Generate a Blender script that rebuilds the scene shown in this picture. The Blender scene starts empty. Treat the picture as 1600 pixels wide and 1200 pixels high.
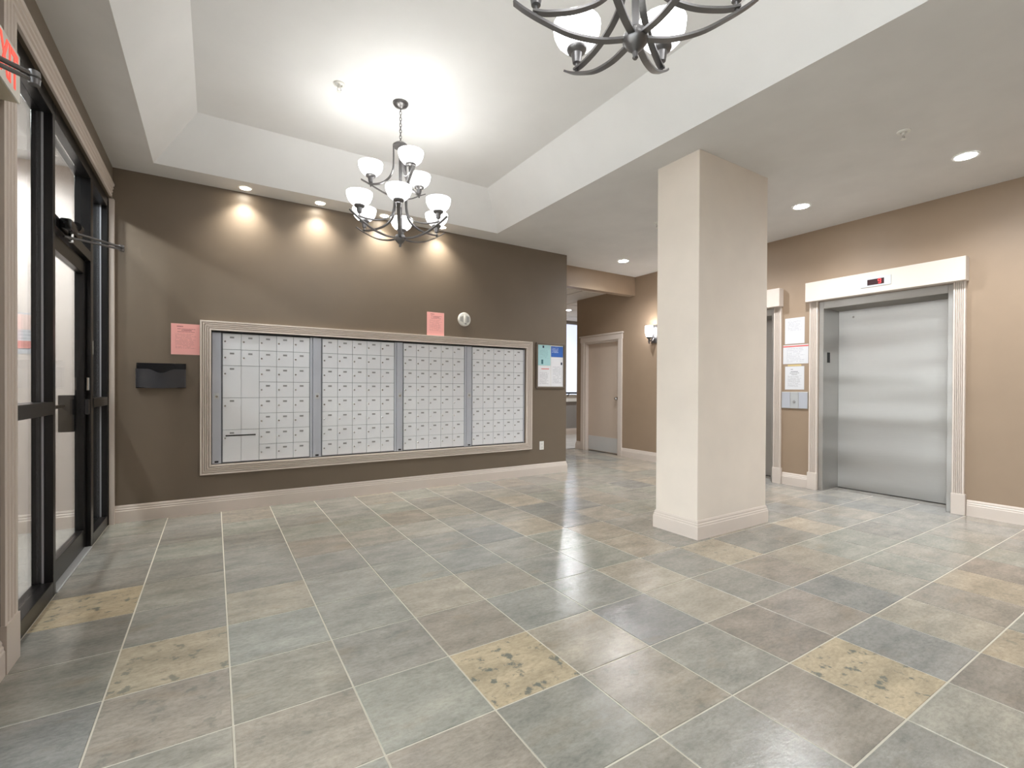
import bpy, bmesh, math, random
from mathutils import Vector, Matrix

random.seed(7)
scene = bpy.context.scene
COL = scene.collection
PI = math.pi

# ------------------------------------------------------------------ camera, world, exposure
F_PX, YAW, PITCH, ROLL, SHIFT = 740.6724, 1.01012, -0.00601, 0.00458, 10.207
CAM_H = 1.187
fw = Vector((math.cos(YAW)*math.cos(PITCH), math.sin(YAW)*math.cos(PITCH), math.sin(PITCH)))
r0 = Vector((math.sin(YAW), -math.cos(YAW), 0.0))
u0v = r0.cross(fw)
rt = r0*math.cos(ROLL) + u0v*math.sin(ROLL)
up = -r0*math.sin(ROLL) + u0v*math.cos(ROLL)
camd = bpy.data.cameras.new('camera')
cam = bpy.data.objects.new('camera', camd)
COL.objects.link(cam)
cam.matrix_world = Matrix(((rt.x, up.x, -fw.x, 0), (rt.y, up.y, -fw.y, 0), (rt.z, up.z, -fw.z, CAM_H), (0, 0, 0, 1)))
camd.sensor_width = 36.0
camd.lens = F_PX*36.0/1600.0
camd.shift_y = SHIFT/1600.0
camd.clip_start = 0.02
scene.camera = cam

world = bpy.data.worlds.new('world')
scene.world = world
world.use_nodes = True
world.node_tree.nodes['Background'].inputs['Color'].default_value = (0.94, 0.97, 1.0, 1)
world.node_tree.nodes['Background'].inputs['Strength'].default_value = 3.8

scene.view_settings.view_transform = 'Standard'
scene.view_settings.look = 'None'
scene.view_settings.gamma = 1.0
scene.view_settings.use_curve_mapping = False
scene.view_settings.exposure = 1.08

E_SHADE = 3.3        # chandelier glass
W_DOWN = 58.0         # ceiling downlights
W_WASH = 26.0         # wall washers over the mailboxes

# ------------------------------------------------------------------ measured layout (metres)
VM = 5.278            # face of the mailbox wall
UL = -0.74            # face of the entrance wall
UE = 6.02             # face of the elevator wall
VB = -2.6             # wall behind the camera
ZC = 3.062            # lower ceiling
ZT = 3.43             # tray top
UEND = 4.22           # free end of the mailbox wall
VWE = 7.2             # far end of the elevator wall
VFAR = 9.5
ZH = 2.9              # hallway ceiling
TU0, TV0, TS = 0.4673, 1.9144, 0.4112

# ------------------------------------------------------------------ materials
def lin(c):
    return tuple((x/12.92 if x <= 0.04045 else ((x+0.055)/1.055)**2.4) for x in (v/255.0 for v in c)) + (1.0,)

class NT:
    def __init__(s, name):
        s.m = bpy.data.materials.new(name); s.m.use_nodes = True
        s.t = s.m.node_tree; s.b = s.t.nodes['Principled BSDF']
    def n(s, typ, **kw):
        x = s.t.nodes.new(typ)
        for k, v in kw.items(): setattr(x, k, v)
        return x
    def l(s, a, b): s.t.links.new(a, b)
    def math(s, op, a, b=None, c=None):
        x = s.n('ShaderNodeMath', operation=op)
        for i, v in enumerate((a, b, c)):
            if v is None: continue
            if isinstance(v, (int, float)): x.inputs[i].default_value = v
            else: s.l(v, x.inputs[i])
        return x.outputs[0]
    def mix(s, fac, a, b, blend='MIX'):
        x = s.n('ShaderNodeMix', data_type='RGBA', blend_type=blend)
        for i, v in ((0, fac), (6, a), (7, b)):
            if isinstance(v, (int, float, tuple)): x.inputs[i].default_value = v
            else: s.l(v, x.inputs[i])
        return x.outputs[2]
    def noise(s, vec, scale, detail=4, rough=0.55):
        x = s.n('ShaderNodeTexNoise'); x.inputs['Scale'].default_value = scale
        x.inputs['Detail'].default_value = detail; x.inputs['Roughness'].default_value = rough
        if vec is not None: s.l(vec, x.inputs['Vector'])
        return x.outputs['Fac']
    def pos(s, scale=(1, 1, 1), obj=False):
        g = s.n('ShaderNodeTexCoord').outputs['Object'] if obj else s.n('ShaderNodeNewGeometry').outputs['Position']
        m = s.n('ShaderNodeMapping'); m.inputs['Scale'].default_value = scale
        s.l(g, m.inputs['Vector']); return m.outputs[0]
    def ramp(s, fac, pts):
        x = s.n('ShaderNodeValToRGB'); s.l(fac, x.inputs[0]); e = x.color_ramp.elements
        while len(e) < len(pts): e.new(0.5)
        for el, (p, c) in zip(e, pts): el.position = p; el.color = c if len(c) == 4 else tuple(c)+(1,)
        return x.outputs[0]
    def bump(s, h, strength, dist=0.002):
        x = s.n('ShaderNodeBump'); x.inputs['Strength'].default_value = strength; x.inputs['Distance'].default_value = dist
        s.l(h, x.inputs['Height']); s.l(x.outputs[0], s.b.inputs['Normal'])

def plain(name, rgb, rough=0.5, metal=0.0, var=0.04, bump=0.0, bscale=250, spec=0.5, emit=None, estr=0.0):
    k = NT(name); c = lin(rgb)
    if var > 0:
        f = k.noise(k.pos(), 3.0, 3)
        d = tuple(max(0, x*(1-2*var)) for x in c[:3])+(1,); h = tuple(min(1, x*(1+2*var)) for x in c[:3])+(1,)
        k.l(k.mix(f, d, h), k.b.inputs['Base Color'])
    else:
        k.b.inputs['Base Color'].default_value = c
    k.b.inputs['Roughness'].default_value = rough
    k.b.inputs['Metallic'].default_value = metal
    k.b.inputs['Specular IOR Level'].default_value = spec
    if bump: k.bump(k.noise(k.pos(), bscale, 2), bump, 0.001)
    if emit is not None:
        k.b.inputs['Emission Color'].default_value = lin(emit); k.b.inputs['Emission Strength'].default_value = estr
    return k.m

M = {}
M['brown'] = plain('dark_taupe_paint', (118, 105, 90), 0.42, bump=0.25)
M['tan'] = plain('tan_paint', (157, 136, 115), 0.5, bump=0.25)
M['beige'] = plain('cream_column_paint', (228, 217, 205), 0.5, bump=0.15)
M['trim'] = plain('beige_trim_paint', (216, 204, 194), 0.38, var=0.02)
M['ceil'] = plain('greige_ceiling_paint', (222, 220, 218), 0.8, bump=0.2, bscale=120)
M['tray'] = plain('white_tray_paint', (243, 243, 243), 0.8, var=0.02, bump=0.2, bscale=120)
M['white'] = plain('white_plastic', (232, 230, 224), 0.4, var=0.0)
M['whitewall'] = plain('pale_wall_paint', (234, 222, 214), 0.6)
M['grout'] = plain('light_grout', (203, 197, 182), 0.7, bump=0.4, bscale=200)
M['greyfloor'] = plain('pale_grey_floor', (188, 184, 178), 0.25, var=0.1)
M['black_alu'] = plain('black_anodised_aluminium', (20, 19, 20), 0.28, 0.2, var=0.1)
M['black_plastic'] = plain('black_plastic', (30, 30, 33), 0.22, var=0.1)
M['dark'] = plain('dark_gap', (14, 13, 12), 0.6, var=0)
M['alu'] = plain('brushed_aluminium', (196, 198, 200), 0.42, 0.35, var=0.05)
M['chrome'] = plain('polished_steel', (200, 200, 200), 0.18, 1.0, var=0)
M['bronze'] = plain('brushed_bronze_metal', (118, 116, 116), 0.34, 0.8, var=0.06)
M['grey_metal'] = plain('satin_grey_metal', (150, 152, 158), 0.4, 0.3, var=0.03)
M['door_paint'] = plain('beige_door_paint', (205, 188, 172), 0.45, var=0.03)
M['mail_door'] = plain('pale_grey_enamel', (228, 229, 232), 0.35, var=0.02)
M['mail_strip'] = plain('cool_grey_enamel', (186, 189, 198), 0.4, 0.15, var=0.03)
M['mail_body'] = plain('grey_enamel_edge', (130, 133, 140), 0.45, 0.2, var=0.03)
M['plate'] = plain('grey_number_plate', (150, 150, 150), 0.4, 0.3, var=0)
M['kick'] = plain('pale_kick_plate', (208, 207, 205), 0.4, 0.1, var=0.02)
M['smoky'] = plain('smoky_black_plastic', (70, 70, 74), 0.16, var=0.2)
M['concrete'] = plain('pale_concrete', (176, 172, 164), 0.85)
M['greywall'] = plain('grey_knee_wall', (150, 146, 142), 0.6)
M['tbar'] = plain('mineral_ceiling_panel', (214, 205, 192), 0.9, bump=0.6, bscale=160)
M['wood_grey'] = plain('grey_brown_frame', (104, 92, 80), 0.4, var=0.15)
M['pink'] = None
M['shade'] = plain('frosted_white_glass', (250, 246, 235), 0.35, var=0, emit=(250, 252, 255), estr=E_SHADE)
M['sconce_glass'] = plain('lit_sconce_glass', (250, 246, 238), 0.35, var=0, emit=(252, 252, 255), estr=10.0)
M['lens'] = plain('lit_downlight_lens', (255, 250, 240), 0.4, var=0, emit=(250, 252, 255), estr=60.0)
M['lens_warm'] = plain('lit_warm_lens', (255, 246, 230), 0.4, var=0, emit=(255, 246, 228), estr=30.0)
M['window'] = plain('daylit_frosted_pane', (225, 232, 245), 0.2, var=0, emit=(222, 232, 255), estr=0.45)
M['red_led'] = plain('red_led', (255, 40, 40), 0.5, var=0, emit=(255, 45, 50), estr=2.5)
M['screen'] = plain('dark_display_window', (60, 40, 42), 0.15, var=0)
M['red_letter'] = plain('red_letters', (236, 92, 78), 0.5, var=0, emit=(255, 90, 75), estr=0.35)
M['sign_face'] = plain('lit_white_sign_face', (238, 236, 228), 0.4, var=0)
M['sign_body'] = plain('ivory_sign_housing', (214, 204, 184), 0.45, var=0)
M['tape'] = plain('yellowed_tape', (205, 182, 128), 0.4, var=0.1)
M['blue'] = plain('blue_print', (52, 104, 190), 0.5, var=0.02)
M['navy'] = plain('navy_print', (40, 52, 80), 0.5, var=0)
M['redprint'] = plain('red_print', (214, 96, 90), 0.5, var=0)
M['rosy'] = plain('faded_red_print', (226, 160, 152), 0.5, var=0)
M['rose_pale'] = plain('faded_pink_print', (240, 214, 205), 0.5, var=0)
M['teal'] = plain('teal_print', (60, 110, 120), 0.5, var=0)

def glass_mat():
    k = NT('clear_glass')
    k.b.inputs['Base Color'].default_value = (0.96, 0.98, 0.98, 1)
    tr = k.n('ShaderNodeBsdfTransparent'); tr.inputs[0].default_value = (0.93, 0.95, 0.95, 1)
    gl = k.n('ShaderNodeBsdfGlossy'); gl.inputs['Roughness'].default_value = 0.02
    fr = k.n('ShaderNodeFresnel'); fr.inputs[0].default_value = 1.42
    sc = k.math('MULTIPLY', fr.outputs[0], 0.55)
    mx = k.n('ShaderNodeMixShader'); k.l(sc, mx.inputs[0]); k.l(tr.outputs[0], mx.inputs[1]); k.l(gl.outputs[0], mx.inputs[2])
    k.l(mx.outputs[0], k.t.nodes['Material Output'].inputs['Surface'])
    return k.m
M['glass'] = glass_mat()

def steel_mat():
    k = NT('brushed_stainless_steel')
    p = k.pos((0.22, 0.22, 1.25))
    big = k.noise(p, 2.0, 1.2, 0.4)
    fine = k.noise(k.pos((1.2, 1.2, 160)), 3.0, 2)
    k.l(k.ramp(fine, [(0.3, (0.50, 0.485, 0.465)), (0.7, (0.53, 0.515, 0.495))]), k.b.inputs['Base Color'])
    k.b.inputs['Metallic'].default_value = 1.0
    k.b.inputs['Roughness'].default_value = 0.40
    k.b.inputs['Anisotropic'].default_value = 0.92
    tg = k.n('ShaderNodeCombineXYZ'); tg.inputs[0].default_value = 0.6; tg.inputs[1].default_value = 0.8
    k.l(tg.outputs[0], k.b.inputs['Tangent'])
    h = k.math('ADD', k.math('MULTIPLY', big, 1.0), k.math('MULTIPLY', fine, 0.004))
    k.bump(h, 1.0, 0.04)
    return k.m
M['steel'] = steel_mat()

def slate_mat():
    k = NT('sealed_slate')
    oi = k.n('ShaderNodeObjectInfo')
    geo = k.n('ShaderNodeNewGeometry')
    off = k.n('ShaderNodeCombineXYZ')
    k.l(k.math('MULTIPLY', oi.outputs['Random'], 37.0), off.inputs[0]); k.l(k.math('MULTIPLY', oi.outputs['Random'], 91.0), off.inputs[1])
    add = k.n('ShaderNodeVectorMath', operation='ADD'); k.l(geo.outputs['Position'], add.inputs[0]); k.l(off.outputs[0], add.inputs[1])
    mp = k.n('ShaderNodeMapping'); mp.inputs['Scale'].default_value = (1.0, 2.1, 1.0); k.l(add.outputs[0], mp.inputs[0])
    vec = mp.outputs[0]
    n1 = k.noise(vec, 4.0, 6, 0.62)
    n2 = k.noise(vec, 34.0, 6, 0.72)
    n3 = k.noise(add.outputs[0], 17.0, 4, 0.6)
    col = oi.outputs['Color']
    c1 = k.mix(k.ramp(n1, [(0.3, (0, 0, 0)), (0.7, (1, 1, 1))]), k.mix(1.0, col, (0.76, 0.77, 0.77, 1), 'MULTIPLY'), k.mix(1.0, col, (1.24, 1.22, 1.19, 1), 'MULTIPLY'))
    c2 = k.mix(k.math('MULTIPLY', k.ramp(n2, [(0.42, (0, 0, 0)), (0.66, (1, 1, 1))]), 0.6), c1, k.mix(1.0, c1, (0.62, 0.62, 0.62, 1), 'MULTIPLY'))
    # grey-blue and dark blotches on the ochre stones
    bl = k.math('MULTIPLY', k.ramp(n3, [(0.56, (0, 0, 0)), (0.64, (1, 1, 1))]), k.math('SUBTRACT', 1.0, oi.outputs['Alpha']))
    c3 = k.mix(bl, c2, lin((112, 116, 110)))
    rust = k.math('MULTIPLY', k.ramp(k.noise(vec, 2.6, 3), [(0.60, (0, 0, 0)), (0.78, (1, 1, 1))]), 0.30)
    c4 = k.mix(rust, c3, lin((150, 128, 100)))
    c5 = c4
    k.l(c5, k.b.inputs['Base Color'])
    r = k.n('ShaderNodeMapRange'); k.l(n1, r.inputs[0]); r.inputs[3].default_value = 0.05; r.inputs[4].default_value = 0.17
    k.l(r.outputs[0], k.b.inputs['Roughness'])
    k.b.inputs['Specular IOR Level'].default_value = 0.5
    hh = k.math('ADD', k.math('MULTIPLY', n1, 0.6), k.math('ADD', k.math('MULTIPLY', k.noise(vec, 14.0, 3, 0.5), 0.35), k.math('MULTIPLY', n2, 0.16)))
    k.bump(hh, 0.6, 0.007)
    return k.m
M['slate'] = slate_mat()

def print_mat(name, paper, ink=(110, 100, 100), rows=22, top=0.80, bottom=0.12, strength=0.5, heads=(), left=0.14, right=0.88):
    """paper with rows of small unreadable print laid out by its UV"""
    k = NT(name)
    uv = k.n('ShaderNodeUVMap').outputs[0]
    s = k.n('ShaderNodeSeparateXYZ'); k.l(uv, s.inputs[0]); x, y = s.outputs[0], s.outputs[1]
    def band(v, a, b): return k.math('MULTIPLY', k.math('GREATER_THAN', v, a), k.math('LESS_THAN', v, b))
    yr = k.math('MULTIPLY', y, float(rows)); row = k.math('FLOOR', yr); fr = k.math('FRACT', yr)
    cb = k.n('ShaderNodeCombineXYZ'); k.l(k.math('MULTIPLY', x, 26.0), cb.inputs[0]); k.l(k.math('MULTIPLY', row, 5.37), cb.inputs[1])
    words = k.math('GREATER_THAN', k.noise(cb.outputs[0], 1.0, 1), 0.42)
    cb2 = k.n('ShaderNodeCombineXYZ'); k.l(k.math('MULTIPLY', row, 3.71), cb2.inputs[1])
    endx = k.math('ADD', k.math('MULTIPLY', k.noise(cb2.outputs[0], 1.0, 0), 0.9), 0.30)
    body = k.math('MULTIPLY', k.math('MULTIPLY', band(fr, 0.3, 0.72), words), k.math('MULTIPLY', band(x, left, right), k.math('MULTIPLY', band(y, bottom, top), k.math('LESS_THAN', x, endx))))
    tot = k.math('MULTIPLY', body, strength)
    for (x0, x1, y0, y1, st) in heads:
        tot = k.math('MAXIMUM', tot, k.math('MULTIPLY', k.math('MULTIPLY', band(x, x0, x1), band(y, y0, y1)), k.math('MULTIPLY', k.math('ADD', k.math('MULTIPLY', words, 0.4), 0.6), st)))
    k.l(k.mix(tot, lin(paper), lin(ink)), k.b.inputs['Base Color'])
    k.b.inputs['Roughness'].default_value = 0.55
    return k.m
HEAD = ((0.2, 0.42, 0.90, 0.925, 0.9), (0.22, 0.85, 0.82, 0.84, 0.7), (0.36, 0.72, 0.775, 0.80, 0.8), (0.22, 0.82, 0.73, 0.75, 0.7))
M['pink'] = print_mat('pink_notice_paper', (255, 186, 180), (160, 84, 86), 26, 0.68, 0.2, 0.4, HEAD)
M['paper1'] = print_mat('white_notice_print', (214, 214, 217), (120, 120, 130), 24, 0.9, 0.5, 0.5)
M['paper2'] = print_mat('white_chart_print', (214, 214, 217), (130, 130, 145), 12, 0.86, 0.06, 0.35)
M['paper3'] = print_mat('white_letter_print', (214, 214, 217), (90, 90, 95), 26, 0.6, 0.1, 0.4, ((0.3, 0.42, 0.86, 0.885, 0.8), (0.3, 0.68, 0.76, 0.785, 0.9), (0.25, 0.74, 0.70, 0.72, 0.9), (0.34, 0.64, 0.64, 0.66, 0.8)))
M['sheet_teal'] = print_mat('pale_blue_poster_print', (176, 218, 222), (110, 160, 168), 16, 0.78, 0.35, 0.45)
M['sheet_blue'] = print_mat('blue_poster_print', (52, 104, 190), (215, 225, 240), 8, 0.92, 0.35, 0.8, (), 0.08, 0.6)
M['sheet_white'] = print_mat('white_poster_print', (236, 236, 240), (150, 150, 160), 20, 0.7, 0.1, 0.5)

# ------------------------------------------------------------------ mesh helpers
def add_box(bm, x0, x1, y0, y1, z0, z1):
    vs = [bm.verts.new((x, y, z)) for x in (x0, x1) for y in (y0, y1) for z in (z0, z1)]
    for f in ((0, 1, 3, 2), (4, 6, 7, 5), (0, 4, 5, 1), (2, 3, 7, 6), (0, 2, 6, 4), (1, 5, 7, 3)):
        bm.faces.new([vs[i] for i in f])
    return vs

def to_mesh(name, bm, mat, smooth=False, bevel=0.0, seg=1):
    bmesh.ops.recalc_face_normals(bm, faces=bm.faces)
    if bevel > 0:
        bmesh.ops.bevel(bm, geom=[e for e in bm.edges if len(e.link_faces) == 2 and e.calc_face_angle(0) > 0.6], offset=bevel, segments=seg, profile=0.5, affect='EDGES', clamp_overlap=True)
    me = bpy.data.meshes.new(name); bm.to_mesh(me); bm.free()
    if isinstance(mat, (list, tuple)):
        for m in mat: me.materials.append(m)
    else:
        me.materials.append(mat)
    if smooth:
        for p in me.polygons: p.use_smooth = True
        try: me.set_sharp_from_angle(angle=math.radians(38))
        except Exception: pass
    return me

def link(name, me, parent=None, loc=(0, 0, 0), rot=(0, 0, 0)):
    o = bpy.data.objects.new(name, me); COL.objects.link(o)
    o.location = loc; o.rotation_euler = rot
    if parent is not None: o.parent = parent
    return o

def box(name, mat, x0, x1, y0, y1, z0, z1, parent=None, bevel=0.0, seg=1):
    """a box whose origin is at its centre"""
    cx, cy, cz = (x0+x1)/2, (y0+y1)/2, (z0+z1)/2
    bm = bmesh.new(); add_box(bm, x0-cx, x1-cx, y0-cy, y1-cy, z0-cz, z1-cz)
    return link(name, to_mesh(name, bm, mat, bevel > 0 and seg > 1, bevel, seg), parent, (cx, cy, cz))

def empty(name, loc=(0, 0, 0), rz=0.0):
    o = bpy.data.objects.new(name, None); COL.objects.link(o)
    o.location = loc; o.rotation_euler = (0, 0, rz); o.empty_display_size = 0.1
    return o

def tag(o, label, cat=None, group=None, kind=None):
    o['label'] = label
    if cat: o['category'] = cat
    if group: o['group'] = group
    if kind: o['kind'] = kind
    return o

def copy_tree(o, parent=None):
    c = o.copy(); COL.objects.link(c); c.parent = parent
    for ch in list(o.children): copy_tree(ch, c)
    return c

def lathe(bm, prof, seg=24, origin=(0, 0, 0), axis='Z'):
    """revolve (r, h) points"""
    ox, oy, oz = origin; rings = []
    def P(r, h, a):
        c, s = r*math.cos(a), r*math.sin(a)
        if axis == 'Z': return (ox+c, oy+s, oz+h)
        if axis == 'X': return (ox+h, oy+c, oz+s)
        return (ox+c, oy+h, oz+s)
    for r, h in prof:
        if r < 1e-6: rings.append([bm.verts.new(P(0, h, 0))])
        else: rings.append([bm.verts.new(P(r, h, 2*PI*i/seg)) for i in range(seg)])
    for a, b in zip(rings, rings[1:]):
        if len(a) == 1 and len(b) == 1: continue
        for i in range(seg):
            j = (i+1) % seg
            if len(a) == 1: bm.faces.new((a[0], b[i], b[j]))
            elif len(b) == 1: bm.faces.new((a[i], a[j], b[0]))
            else: bm.faces.new((a[i], a[j], b[j], b[i]))

def lathe_obj(name, mat, prof, parent=None, loc=(0, 0, 0), axis='Z', seg=24):
    bm = bmesh.new(); lathe(bm, prof, seg, axis=axis)
    return link(name, to_mesh(name, bm, mat, True), parent, loc)

def tube(bm, pts, r, seg=8):
    pts = [Vector(p) for p in pts]; rings = []
    for i, p in enumerate(pts):
        d = (pts[min(i+1, len(pts)-1)]-pts[max(i-1, 0)]).normalized()
        a = Vector((0, 0, 1)) if abs(d.z) < 0.9 else Vector((1, 0, 0))
        x = d.cross(a).normalized(); y = d.cross(x)
        rings.append([bm.verts.new(p+x*r*math.cos(2*PI*k/seg)+y*r*math.sin(2*PI*k/seg)) for k in range(seg)])
    for a, b in zip(rings, rings[1:]):
        for k in range(seg): bm.faces.new((a[k], a[(k+1) % seg], b[(k+1) % seg], b[k]))
    bm.faces.new(rings[0]); bm.faces.new(rings[-1])

def spline(pts, n=6):
    out = []
    P = [Vector(p) for p in pts]
    for i in range(len(P)-1):
        p0, p1, p2, p3 = P[max(i-1, 0)], P[i], P[i+1], P[min(i+2, len(P)-1)]
        for k in range(n):
            t = k/n
            out.append(0.5*((2*p1)+(p2-p0)*t+(2*p0-5*p1+4*p2-p3)*t*t+(3*p1-p0-3*p2+p3)*t**3))
    out.append(P[-1]); return out

def wall(name, mat, axis, t0, t1, a0, a1, z0, z1, holes=(), parent=None):
    """wall slab with rectangular holes; t is across the wall, a along it, axis = the across axis"""
    A = sorted({a0, a1, *[h[0] for h in holes], *[h[1] for h in holes]})
    Z = sorted({z0, z1, *[h[2] for h in holes], *[h[3] for h in holes]})
    A = [a for a in A if a0 <= a <= a1]; Z = [z for z in Z if z0 <= z <= z1]
    solid = {}
    for i in range(len(A)-1):
        for j in range(len(Z)-1):
            ca, cz = (A[i]+A[i+1])/2, (Z[j]+Z[j+1])/2
            solid[i, j] = not any(h[0] < ca < h[1] and h[2] < cz < h[3] for h in holes)
    bm = bmesh.new(); cache = {}
    def V(t, a, z):
        k = (round(t, 5), round(a, 5), round(z, 5))
        if k not in cache: cache[k] = bm.verts.new((t, a, z) if axis == 'x' else (a, t, z))
        return cache[k]
    for (i, j), s in solid.items():
        if not s: continue
        p, q, r, w = A[i], A[i+1], Z[j], Z[j+1]
        for t in (t0, t1): bm.faces.new((V(t, p, r), V(t, q, r), V(t, q, w), V(t, p, w)))
        if not solid.get((i-1, j)): bm.faces.new((V(t0, p, r), V(t1, p, r), V(t1, p, w), V(t0, p, w)))
        if not solid.get((i+1, j)): bm.faces.new((V(t0, q, r), V(t1, q, r), V(t1, q, w), V(t0, q, w)))
        if not solid.get((i, j-1)): bm.faces.new((V(t0, p, r), V(t0, q, r), V(t1, q, r), V(t1, p, r)))
        if not solid.get((i, j+1)): bm.faces.new((V(t0, p, w), V(t0, q, w), V(t1, q, w), V(t1, p, w)))
    return link(name, to_mesh(name, bm, mat), parent)

BASE_PROF = [(0, 0), (0.017, 0), (0.017, 0.100), (0.013, 0.106), (0.013, 0.118), (0.008, 0.124), (0.008, 0.136), (0.003, 0.148), (0, 0.150)]
def baseboard(name, pts, label, closed=False, prof=BASE_PROF):
    """profile swept along a plan polyline; the room lies to the right of the direction of travel"""
    P = [Vector((p[0], p[1])) for p in pts]; n = len(P); bm = bmesh.new(); rings = []
    def nrm(a, b):
        d = (b-a).normalized(); return Vector((d.y, -d.x))
    for i in range(n):
        if closed: n1, n2 = nrm(P[i-1], P[i]), nrm(P[i], P[(i+1) % n])
        else:
            n1 = nrm(P[max(i-1, 0)], P[max(i, 1)]); n2 = nrm(P[min(i, n-2)], P[min(i+1, n-1)])
        m = (n1+n2); m = m/ max(1e-6, m.dot(n1))
        rings.append([bm.verts.new((P[i].x+m.x*d, P[i].y+m.y*d, z)) for d, z in prof])
    for i in range(n if closed else n-1):
        a, b = rings[i], rings[(i+1) % n]
        for k in range(len(prof)-1): bm.faces.new((a[k], a[k+1], b[k+1], b[k]))
        bm.faces.new((a[-1], a[0], b[0], b[-1]))
    if not closed: bm.faces.new(rings[0]); bm.faces.new(rings[-1])
    o = link(name, to_mesh(name, bm, M['trim']))
    return tag(o, label, 'baseboard', kind='structure')

def flute_profile(w, t, n=5):
    """(s, d) points across a fluted casing: s along the width, d off the wall"""
    pts = [(0, 0), (0, t)]
    m = w*0.12; step = (w-2*m)/n
    for i in range(n):
        s = m+i*step
        dp = min(0.013, t*0.6)
        pts += [(s+step*0.2, t), (s+step*0.38, t-dp), (s+step*0.62, t-dp), (s+step*0.8, t)]
    pts += [(w, t), (w, 0)]
    return pts

# ------------------------------------------------------------------ setting: floor with slate tiles
bm = bmesh.new()
add_box(bm, -0.9, 6.45, VB-0.1, VM+0.05, -0.1, -0.002)
add_box(bm, UEND-0.3, 6.45, VM+0.05, VWE, -0.1, -0.002)
floor = link('floor', to_mesh('floor', bm, M['grout']))
tag(floor, 'lobby floor of square slate tiles with pale grout joints', 'floor', kind='structure')

GOLD, TAN, BRN, DKB, BLU, GRY, GRN, LTN = (176, 154, 116), (148, 137, 119), (124, 113, 100), (108, 96, 86), (100, 103, 104), (122, 121, 115), (124, 127, 117), (152, 141, 124)
SPECIAL = {(-3, 3): (GOLD, 0.2), (-2, 1): ((160, 144, 116), 0.35), (1, -1): (GOLD, 0.1), (4, -3): (GOLD, 0.1), (1, 0): (BRN, 1), (1, 1): (TAN, 0.9),
           (2, 1): ((132, 125, 112), 1), (-1, 2): ((146, 136, 116), 0.7), (3, -1): ((92, 94, 97), 1), (4, -2): (DKB, 1), (2, -2): ((128, 117, 102), 0.7), (3, -2): ((114, 113, 106), 1),
           (2, -1): (TAN, 0.9), (4, -1): (TAN, 1), (4, 0): (TAN, 1), (5, -3): ((112, 113, 113), 1), (6, -3): ((150, 139, 120), 0.9), (7, -3): (BRN, 1), (8, -3): ((152, 134, 108), 0.8),
           (9, -3): ((118, 104, 92), 1), (6, -4): ((158, 140, 112), 0.6), (6, 0): ((156, 140, 114), 0.5), (9, 0): ((160, 144, 122), 0.8), (7, 0): ((100, 98, 92), 1), (4, 3): ((150, 136, 116), 0.8),
           (5, 4): ((92, 94, 92), 1), (-3, 2): ((100, 99, 94), 1), (-3, 4): ((98, 94, 88), 1), (-2, 4): ((100, 98, 92), 1), (-3, 1): ((112, 112, 104), 1), (0, -1): (GRN, 0.9), (-1, -1): ((130, 120, 106), 0.7), (-1, 0): ((126, 121, 108), 0.8),
           (-1, 1): ((126, 129, 122), 1), (0, 0): ((114, 112, 106), 1), (0, 1): ((124, 124, 116), 1), (0, 2): ((134, 134, 126), 1), (1, 2): ((128, 130, 122), 1), (2, 2): ((114, 117, 114), 1), (1, -2): ((112, 112, 104), 1), (5, -2): ((126, 113, 102), 1),
           (5, -1): ((112, 110, 104), 1), (5, 0): ((112, 110, 104), 1), (5, -4): ((108, 100, 92), 1), (4, -4): ((140, 138, 126), 0.9), (7, -1): ((142, 130, 112), 0.9), (3, 0): ((118, 120, 115), 1), (2, 0): ((116, 118, 113), 1), (3, 1): ((112, 113, 108), 1), (-2, 3): ((128, 126, 116), 0.9), (-2, 2): ((114, 112, 106), 1), (-2, 0): ((128, 116, 104), 0.6)}
PAL = [GRY, GRY, GRN, GRN, BLU, TAN, BRN, (112, 112, 107), (106, 104, 99), (134, 130, 119), (128, 121, 109)]
GAP = 0.0032
tile_meshes = {}
def tile_mesh(w, d):
    k = (round(w, 4), round(d, 4))
    if k not in tile_meshes:
        bm = bmesh.new(); b = 0.0012; z0, z1 = -0.002, 0.0
        lo = [(0, 0), (w, 0), (w, d), (0, d)]
        hi = [(b, b), (w-b, b), (w-b, d-b), (b, d-b)]
        A = [bm.verts.new((x, y, z0)) for x, y in lo]; B = [bm.verts.new((x, y, z1)) for x, y in hi]
        bm.faces.new(B)
        for i in range(4): bm.faces.new((A[i], A[(i+1) % 4], B[(i+1) % 4], B[i]))
        tile_meshes[k] = to_mesh('slate_tile', bm, M['slate'])
    return tile_meshes[k]
def put_tile(i, j, rnd):
    x0, x1 = TU0+i*TS+GAP, TU0+(i+1)*TS-GAP
    y0, y1 = TV0+j*TS+GAP, TV0+(j+1)*TS-GAP
    if y0 < VM-0.02 and x1 < UEND: y1 = min(y1, VM)
    if x1-x0 < 0.02 or y1-y0 < 0.02: return
    o = link('tile', tile_mesh(x1-x0, y1-y0), floor, (x0, y0, 0))
    if (i, j) in SPECIAL: c, g = SPECIAL[i, j]
    else:
        c = rnd.choice(PAL); f = rnd.uniform(0.93, 1.05); c = tuple(min(255, v*f) for v in c); g = 1.0 if rnd.random() < 0.8 else 0.7
        if i >= 5: c = (c[0]*1.0, c[1]*0.975, c[2]*0.96)
    q = 0.52 if max(c)-min(c) < 40 else 0.58
    c = tuple(34+m+q*(v-m) for v, m in zip(c, (131, 127, 119)))
    lc = lin(c); o.color = (lc[0], lc[1], lc[2], g)
rnd = random.Random(11)
for j in range(-4, 9):
    for i in range(-3, 14): put_tile(i, j, rnd)
for j in range(9, 13):
    for i in range(9, 14): put_tile(i, j, rnd)
bm = bmesh.new()
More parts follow.
